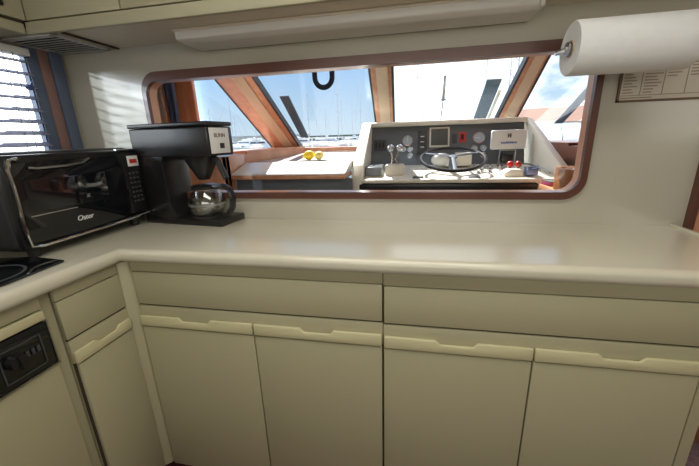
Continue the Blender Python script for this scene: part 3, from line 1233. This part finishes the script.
# chrome switches scattered over the table top
for x, y in ((1.98, 1.70), (2.03, 1.62), (2.06, 1.78), (1.95, 1.58), (2.10, 1.70), (2.01, 1.50), (1.90, 1.46), (2.13, 1.60), (1.93, 1.82), (2.16, 1.80)):
    mb = MB()
    mb.lathe([(0, .028), (.012, .028), (.016, .014), (.028, .008), (.028, -.004), (0, -.004)], 16, Matrix.Translation((x, y, tz(y))))
    mb.obj('deck_switch', m_chrome, hc)
for k, x in enumerate((1.25, 1.36, 1.47)):
    mb = MB()
    mb.box(x, x + .07, 1.72, 1.80, tz(1.76) - .006, tz(1.76) + .012, .004)
    mb.obj('switch_plate', m_white, hc)
for x in (1.30, 1.80):
    mb = MB()
    mb.box(x, x + .10, 1.33, 1.44, tz(1.385) - .008, tz(1.385) + .006, .003)
    mb.obj('fascia_plate', m_dgrey, hc)

# items lying on the console
mb = MB()
mb.ball((1.59, 1.80, .205), .11, .075, .07)
mb.ball((1.66, 1.77, .175), .06, .05, .04)
tag(mb.obj('folded_cap', m_white), 'crumpled white cap lying on console behind the steering wheel', 'cap')
bx = MB()
bx.box(1.72, 1.88, 1.76, 1.88, .143, .275, .008)
tag(bx.obj('carton', m_gel), 'small cream carton on console right of the white cap', 'box')
mb = MB()
mb.box(2.285, 2.375, 1.34, 1.46, .0905, .15, .012, 3)
mb.tube([(2.29, 1.345, .152), (2.37, 1.345, .152), (2.37, 1.455, .152), (2.29, 1.455, .152)], .006, 6, True)
tag(mb.obj('tub', m_clearblue), 'small translucent blue tub at right end of console table', 'tub')
mb = MB()
mb.tube([(2.30, 1.75, .16), (2.37, 1.66, .165), (2.43, 1.55, .15), (2.45, 1.45, .13), (2.47, 1.36, .11)], .008, 6)
tag(mb.obj('cable', m_dgrey), 'grey looped cable beside the right console cheek', 'cable')
# chart plotter with white cover on a bracket
cpk = thing('chart_plotter', 'chart plotter under a white cover with emblem at right of instrument panel', 'chart plotter', (2.23, 1.93, .17))
mb = MB()
mb.box(2.075, 2.405, 1.87, 1.945, .292, .482, .014, 3)
cv = mb.obj('cover', m_white, cpk)
mb = MB()
for x in (2.224, 2.244):
    mb.box(x, x + .014, 1.866, 1.871, .408, .446)
mb.box(2.224, 2.258, 1.866, 1.871, .423, .430)
o = mb.obj('emblem', m_ink, cv)
mb = MB()
x = 2.168
while x < 2.31:
    w_ = random.choice((.008, .011, .014))
    mb.box(x, x + w_, 1.8665, 1.871, .349, .349 + random.choice((.014, .018)))
    x += w_ + .005
o = mb.obj('lettering', m_blueink, cv)
mb = MB()
mb.tube([(2.165, 1.90, .15), (2.165, 1.88, .285), (2.315, 1.88, .285), (2.315, 1.90, .15)], .009, 8)
mb.obj('bracket', m_steel, cpk)
mb = MB()
mb.box(2.185, 2.295, 1.87, 1.91, .17, .245, .008)
mb.obj('mount', m_black, cpk)

# wooden tray with odds and ends, book, at the right bottom of the opening
tr = thing('wooden_tray', 'curved wooden tray at right end of the pass-through', 'tray', (2.50, .95, -.1))
mb = MB()
prof = []
ol = rrect(2.345, 2.64, .68, 1.0, .10, 6)
il = rrect(2.37, 2.615, .705, .975, .085, 6)
t = bmesh.new()
n = len(ol)
z0, z1 = .04, .20
Ls = [[t.verts.new((x, y, z)) for x, y in lp] for lp, z in ((ol, z0), (ol, z1), (il, z1), (il, z0 + .02))]
for a in range(3):
    for k in range(n):
        t.faces.new((Ls[a][k], Ls[a][(k + 1) % n], Ls[a + 1][(k + 1) % n], Ls[a + 1][k]))
t.faces.new(Ls[0][::-1])
t.faces.new(Ls[3])
mb._merge(t)
mb.obj('tray_body', m_wood_bowl, tr)
mb = MB()
mb.box(2.34, 3.6, .66, 1.2, -.01, .038, .006)
mb.box(3.2, 3.6, .66, 1.2, ZF, -.01)
mb.box(2.40, 2.5, .66, 1.2, ZF, -.01)
tag(mb.obj('side_table', m_teak), 'teak side table under the wooden tray in the pilothouse', 'table')
mb = MB()
mb.ball((2.49, .86, .14), .06, .08, .078)
mb.ball((2.51, .80, .18), .05, .06, .06)
tag(mb.obj('crumpled_cloth', m_white), 'crumpled white cloth inside the wooden tray', 'cloth')
mb = MB()
mb.box(-.10, .10, -.07, .07, 0, .03, .003, mtx=Matrix.Translation((2.455, 1.115, .0385)) @ Matrix.Rotation(.12, 4, 'Z'))
bk = mb.obj('book', m_pink)
tag(bk, 'magenta book with dark cover lying on side table right of the console fascia', 'book')
mb = MB()
mb.box(-.10, .10, -.072, .072, .0305, .036, .002, mtx=Matrix.Translation((2.455, 1.115, .0385)) @ Matrix.Rotation(.12, 4, 'Z'))
mb.obj('cover', m_dgrey, bk)

# ================================================================== CHART SHELF LEFT OF THE HELM
sh = thing('dash_shelf', 'white topped dash shelf with timber edge left of the helm', 'shelf', (.15, 1.9, .11))
mb = MB()
mb.prism([(-.36, 1.347, .236), (.725, 1.347, .236), (.725, 2.925, .262), (-.262, 2.925, .262)], (0, 0, -.05), .006)
mb.obj('shelf_top', m_shelf, sh)
mb = MB()
mb.prism([(-.36, 1.345, .245), (-.36, 1.30, .238), (-.36, 1.03, .165), (-.36, 1.015, .150), (-.36, 1.345, .150)], (1.085, 0, 0), .006)
mb.obj('front_edge', m_gelw, sh)
mb = MB()
mb.box(-.36, .725, 1.02, 1.34, .112, .149, .004)
mb.obj('timber_lip', m_teak, sh)
mb = MB()
mb.box(-.36, .765, 1.10, 1.15, ZF, .111)
mb.obj('recess_panel', m_panel, sh)


def lemon(x, y, z, m, label, ang, r=.042):
    mb = MB()
    q_ = Matrix.Translation((x, y, z + r * .93)) @ Matrix.Rotation(ang, 4, 'Z') @ Matrix.Rotation(math.radians(80), 4, 'Y')
    pr = [(0, -1.42), (.14, -1.36), (.24, -1.18), (.55, -.95), (.85, -.55), (.97, 0), (.86, .55), (.55, .95), (.25, 1.15), (.15, 1.3), (0, 1.34)]
    mb.lathe([(a * r, b * r) for a, b in pr], 20, q_)
    o = mb.obj('lemon', m)
    tag(o, label, 'lemon', None)
    return o


lemon(.235, 1.56, .247, m_lemon, 'whole bright yellow lemon on the dash shelf, left of two', .3, .050)
lemon(.345, 1.55, .247, m_lemonp, 'paler lemon on the dash shelf, right of two', 1.2, .046)
mb = MB()
mb.lathe([(0, .0), (.12, 0), (.15, .006), (.15, .010), (.12, .005), (0, .004)], 30, Matrix.Translation((.29, 1.55, .2415)))
tag(mb.obj('plate', m_white), 'flat white plate under the lemons on the dash shelf', 'plate')

# ================================================================== STRAP, CURTAINS, STRUTS
mb = MB()
pts = []
for k in range(17):
    a = math.pi * k / 16
    pts.append((.578 - .072 * math.cos(a) ** 1 if True else 0, 1.0, .93 - .075 * math.sin(a)))
pts = [(.505, 1.0, PH), (.505, 1.0, 1.1)] + pts + [(.651, 1.0, 1.1), (.651, 1.0, PH)]
mb.tube(pts, .020, 8, False, 1.0, .28) if False else None
t = bmesh.new()
prev = None
cs = [Vector(p) for p in pts]
rows = []
for i, p in enumerate(cs):
    d_ = (cs[min(i + 1, len(cs) - 1)] - cs[max(i - 1, 0)]).normalized()
    nn = Vector((d_.z, 0, -d_.x))
    rows.append([t.verts.new(p + nn * a + Vector((0, b, 0))) for a, b in ((-.02, -.004), (.02, -.004), (.02, .004), (-.02, .004))])
for a, b in zip(rows, rows[1:]):
    for k in range(4):
        t.faces.new((a[k], a[(k + 1) % 4], b[(k + 1) % 4], b[k]))
t.faces.new(rows[0])
t.faces.new(rows[-1])
mb = MB()
mb._merge(t)
tag(mb.obj('hanging_strap', m_strap), 'dark U-shaped strap hanging in front of the left windshield pane', 'strap')


def curtain(x0, x1, m, label, folds):
    t = bmesh.new()
    n = folds * 8
    top, bot = [], []
    ths = []
    for zz in (.30, 1.30):
        for off in (0, .012):
            ths.append([t.verts.new((x0 + (x1 - x0) * k / n + (.0 if zz > 1 else .045 * (1 - k / n)), 1.45 + .022 * math.sin(2 * math.pi * k / 8) + off, zz)) for k in range(n + 1)])
    a, b, c, d_ = ths
    for A, B in ((a, c), (b, d_), (a, b), (c, d_)):
        for k in range(n):
            t.faces.new((A[k], A[k + 1], B[k + 1], B[k]))
    t.faces.new((a[0], b[0], d_[0], c[0]))
    t.faces.new((a[n], b[n], d_[n], c[n]))
    mb = MB()
    mb._merge(t)
    tag(mb.obj('curtain', m, ang=60), label, 'curtain')


curtain(-1.38, -1.275, m_curtg, 'gathered grey curtain behind the coffee maker, left of the navy one', 2)
curtain(-1.265, -1.13, m_curtd, 'gathered navy curtain beside the teak pillar in the pilothouse', 2)


def bar(name, x0b, x1b, tb_, x0t, x1t, tt, off, m, label):
    mb = MB()
    strip(mb, x0b, x1b, x0t, x1t, off, .012, tb_, tt)
    return tag(mb.obj(name, m), label, 'strut')


def ty(y):
    return (WB[0] - y) / (WB[0] - WT[0])


bar('window_strut', -.262, -.150, ty(2.79), -.215, -.105, ty(2.0), .015, m_strut, 'dark slanted flat strut outside the left windshield pane')
bar('window_strut', 1.985, 2.125, ty(2.62), 2.0, 2.139, ty(1.94), .015, m_strut, 'dark slanted flat strut outside the centre windshield pane')
bar('window_batten', 2.134, 2.168, ty(2.62), 2.146, 2.176, ty(2.09), .015, m_gel, 'thin beige batten beside the dark strut outside the centre pane')
mb = MB()
mb.prism([(2.82, 2.42, .535), (2.91, 2.42, .535), (3.20, 2.36, .93), (3.20, 2.36, 1.06)], (0, -.015, 0))
tag(mb.obj('window_strut', m_strut), 'dark slanted flat strut outside the right side window', 'strut')
mb = MB()
a, b, c = wsp(1.612, ty(2.62), .03), wsp(1.606, ty(2.2), .03), wsp(1.592, ty(1.87), .03)
mb.cyl(a, b, .004, .006, 8).cyl(b, c, .016, .010, 8).box(b.x - .03, b.x + .03, b.y - .01, b.y + .01, b.z - .006, b.z + .006)
tag(mb.obj('windshield_wiper', m_dgrey), 'thin dark upright wiper in the middle of the centre windshield pane', 'wiper')

# bow rail on the foredeck
br = thing('bow_rail', 'steel bow rail standing on the white foredeck', 'railing', (1, 6, .25))
mb = MB()
for sgn in (-1, 1):
    mb.tube([(1.0 + sgn * 1.85, 5.0, .47), (1.0 + sgn * 1.4, 7.0, .47), (1.0 + sgn * .5, 9.3, .49), (1.0, 10.0, .50)], .016, 6)
mb.obj('top_rail', m_steel, br)
for sgn in (-1, 1):
    for px_, py_ in ((1.8, 5.05), (1.4, 6.95), (.5, 9.2)):
        mb = MB()
        mb.cyl((1.0 + sgn * px_, py_, .22), (1.0 + sgn * px_, py_, .48), .012, None, 8)
        mb.obj('stanchion', m_steel, br)

# ================================================================== HARBOUR
ZWAT = -3.9
mb = MB()
mb.box(-600, 600, 12, 900, ZWAT - 1, ZWAT)
mb.box(-600, -8, -200, 12, ZWAT - 1, ZWAT)
struct(mb.obj('water', m_water))
EYE = Vector((1.3232, -1.8202, .4624))


def at(px, dist, z):
    """place on the ground plan by bearing"""
    y_ = 233 + .0
    d_ = rt2 * ((px - 349.5) / F_PX) + cam_up * ((233 - 136) / F_PX) + fwd
    d_.z = 0
    d_.normalize()
    p = EYE + d_ * dist
    return Vector((p.x, p.y, z))


def sailboat(p, ln, mast, rz, hullm, label, group):
    o = thing('sailboat', label, 'sailboat', p, rz, group)
    w_ = ln * .16
    t = bmesh.new()
    rows = []
    for s_, k in ((-.5, .8), (-.2, 1.0), (.15, .9), (.38, .5), (.5, .04)):
        rows.append([t.verts.new((s_ * ln, -w_ * k, 1.9 + .3 * max(0, s_))), t.verts.new((s_ * ln * .95, -w_ * k * .5, 0)), t.verts.new((s_ * ln * .95, w_ * k * .5, 0)), t.verts.new((s_ * ln, w_ * k, 1.9 + .3 * max(0, s_)))])
    for a, b in zip(rows, rows[1:]):
        for k in range(4):
            t.faces.new((a[k], a[(k + 1) % 4], b[(k + 1) % 4], b[k]))
    t.faces.new(rows[0])
    t.faces.new(rows[-1])
    mb = MB()
    mb._merge(t)
    mb.obj('hull', hullm, o, False)
    mb = MB()
    mb.box(-.2 * ln, .2 * ln, -w_ * .6, w_ * .6, 1.85, 2.7, .2)
    mb.obj('cabin', m_hull, o, False)
    mb = MB()
    mb.cyl((.06 * ln, 0, 1.9), (.06 * ln, 0, mast), .13, .08, 8)
    ms = mb.obj('mast', m_mast, o, False)
    mb = MB()
    mb.cyl((.06 * ln, 0, 3.6), (-.34 * ln, 0, 3.6), .22, .18, 8)
    mb.obj('boom', m_hullb, o, False)
    for zz in (.55, .78):
        mb = MB()
        mb.cyl((.06 * ln, -.9, mast * zz), (.06 * ln, .9, mast * zz), .05, None, 6)
        mb.obj('spreader', m_mast, o, False)
    mb = MB()
    mb.cyl((.06 * ln, 0, mast * .98), (.49 * ln, 0, 2.2), .03, None, 5)
    mb.cyl((.06 * ln, 0, mast * .98), (-.49 * ln, 0, 2.0), .03, None, 5)
    mb.obj('rigging', m_mast, o, False)
    return o


def motorboat(p, ln, rz, label, group):
    o = thing('motor_yacht', label, 'motor yacht', p, rz, group)
    w_ = ln * .17
    mb = MB()
    mb.prism([(-.5 * ln, -w_, 0), (.3 * ln, -w_, 0), (.46 * ln, 0, 0), (.3 * ln, w_, 0), (-.5 * ln, w_, 0)], (0, 0, 2.3), .1)
    mb.obj('hull', m_hull, o, False)
    mb = MB()
    mb.prism([(-.38 * ln, -w_ * .8, 2.3), (.22 * ln, -w_ * .8, 2.3), (.10 * ln, -w_ * .8, 4.2), (-.38 * ln, -w_ * .8, 4.2)], (0, w_ * 1.6, 0), .1)
    mb.obj('cabin', m_hull, o, False)
    mb = MB()
    mb.box(-.34 * ln, .08 * ln, -w_ * .84, w_ * .84, 2.95, 3.6)
    mb.obj('window_band', m_bwin, o, False)
    mb = MB()
    mb.box(-.30 * ln, -.02 * ln, -w_ * .7, w_ * .7, 4.2, 4.9, .2).box(-.25 * ln, -.22 * ln, -w_ * .7, w_ * .7, 4.9, 5.6)
    mb.obj('flybridge', m_hull, o, False)
    return o


placed = []


def free_at(px, dist, rad):
    while True:
        p = at(px, dist, ZWAT)
        if all((p - q_).length > rad + r_ for q_, r_ in placed):
            placed.append((p, rad))
            return p
        dist += 3


GS = 'moored sailboats beyond the windshield'
i = 0
for px, dist, ln, mast in ((214, 150, 16, 17), (230, 120, 15, 18), (237, 140, 14, 15), (256, 130, 15, 19), (268, 170, 16, 20),
                           (311, 120, 14, 19), (319, 110, 15, 20), (327, 160, 15, 17), (337, 105, 14, 21), (343, 118, 15, 23), (351, 140, 15, 18), (362, 130, 15, 24)):
    sailboat(free_at(px, dist, ln * .52), ln, mast, random.uniform(0, 6.28), m_hull if i % 4 else m_hullb,
             'small distant sailboat with bare mast moored in the harbour left of the helm', GS)
    i += 1
for px, dist, ln, mast in ((415, 95, 16, 34), (481, 100, 16, 36)):
    sailboat(free_at(px, dist, ln * .52), ln, mast, 1.2, m_hull, 'tall masted sailboat seen through the centre windshield pane, %s' % ('left of the wiper' if px < 440 else 'right of the wiper'), None)
GM = 'white motor yachts across the harbour'
for px, dist, ln, rz in ((222, 135, 15, .2), (243, 110, 17, 3.0), (262, 125, 14, .3), (275, 140, 15, .4), (305, 115, 16, .2), (320, 140, 17, 3.1), (333, 125, 14, .1), (349, 110, 16, 3.0)):
    motorboat(free_at(px, dist, ln * .52), ln, rz, 'small white motor yacht moored across the harbour left of the helm', GM)
GR = 'boats along the right-hand dock'
for px, dist, ln, rz in ((548, 60, 14, 1.2), (560, 52, 13, 1.4), (572, 58, 14, 1.1), (586, 54, 13, 1.3)):
    motorboat(free_at(px, dist, ln * .52), ln, rz, 'white motor yacht berthed at the dock in the right side window', GR)

# lattice crane mast
lm = thing('lattice_mast', 'pale lattice mast rising beside the right windshield post', 'mast', at(508, 70, ZWAT))
mb = MB()
for sx_ in (-.7, .7):
    mb.cyl((sx_, 0, 0), (sx_ * .8, 0, 27), .12, .1, 6)
k = 0
for k in range(16):
    z = 1.6 * k
    mb.cyl((-.7 if k % 2 else .7, 0, z), (.7 if k % 2 else -.7, 0, z + 1.6), .07, None, 5)
mb.obj('lattice', m_mast, lm, False)

# harbour building with terracotta roof, low walls
hb = thing('harbour_building', 'low harbour building with terracotta roof in the right side window', 'building', at(576, 170, ZWAT), math.radians(-22))
mb = MB()
mb.box(-20, 26, -8, 8, 0, 7.5)
mb.obj('wall', m_stucco, hb, False)
mb = MB()
mb.prism([(-21.5, -9.5, 7.5), (-21.5, 9.5, 7.5), (-21.5, 0, 13.6)], (49, 0, 0))
mb.obj('roof', m_roof, hb, False)
for k in range(8):
    mb = MB()
    mb.box(-17 + k * 5.2, -14.4 + k * 5.2, -8.1, -7.9, 2.5, 5.5)
    mb.obj('window', m_bwin, hb, False)
hb2 = thing('harbour_building', 'pale distant quay building with flat roof across the water to the left', 'building', at(262, 230, ZWAT), math.radians(20))
mb = MB()
mb.box(-30, 30, -6, 6, 0, 6.5)
mb.obj('wall', m_stucco, hb2, False)
mb = MB()
mb.box(-31, 31, -6.6, 6.6, 6.5, 7.0)
mb.obj('roof', m_mast, hb2, False)
mb = MB()
mb.box(-1.5, 17, -1, 1, 0, 1.2)
dk = mb.obj('dock', m_dock)
dk.location = W(at(535, 44, ZWAT))
dk.rotation_euler = (0, 0, math.radians(48))
tag(dk, 'grey timber dock beside the berthed yachts in the right side window', 'dock')
mb = MB()
mb.prism([(-420, 520, ZWAT), (420, 520, ZWAT), (420, 560, ZWAT), (-420, 560, ZWAT)], (0, 0, 8))
struct(mb.obj('far_shore', m_tree))

print('objects', len(bpy.data.objects))
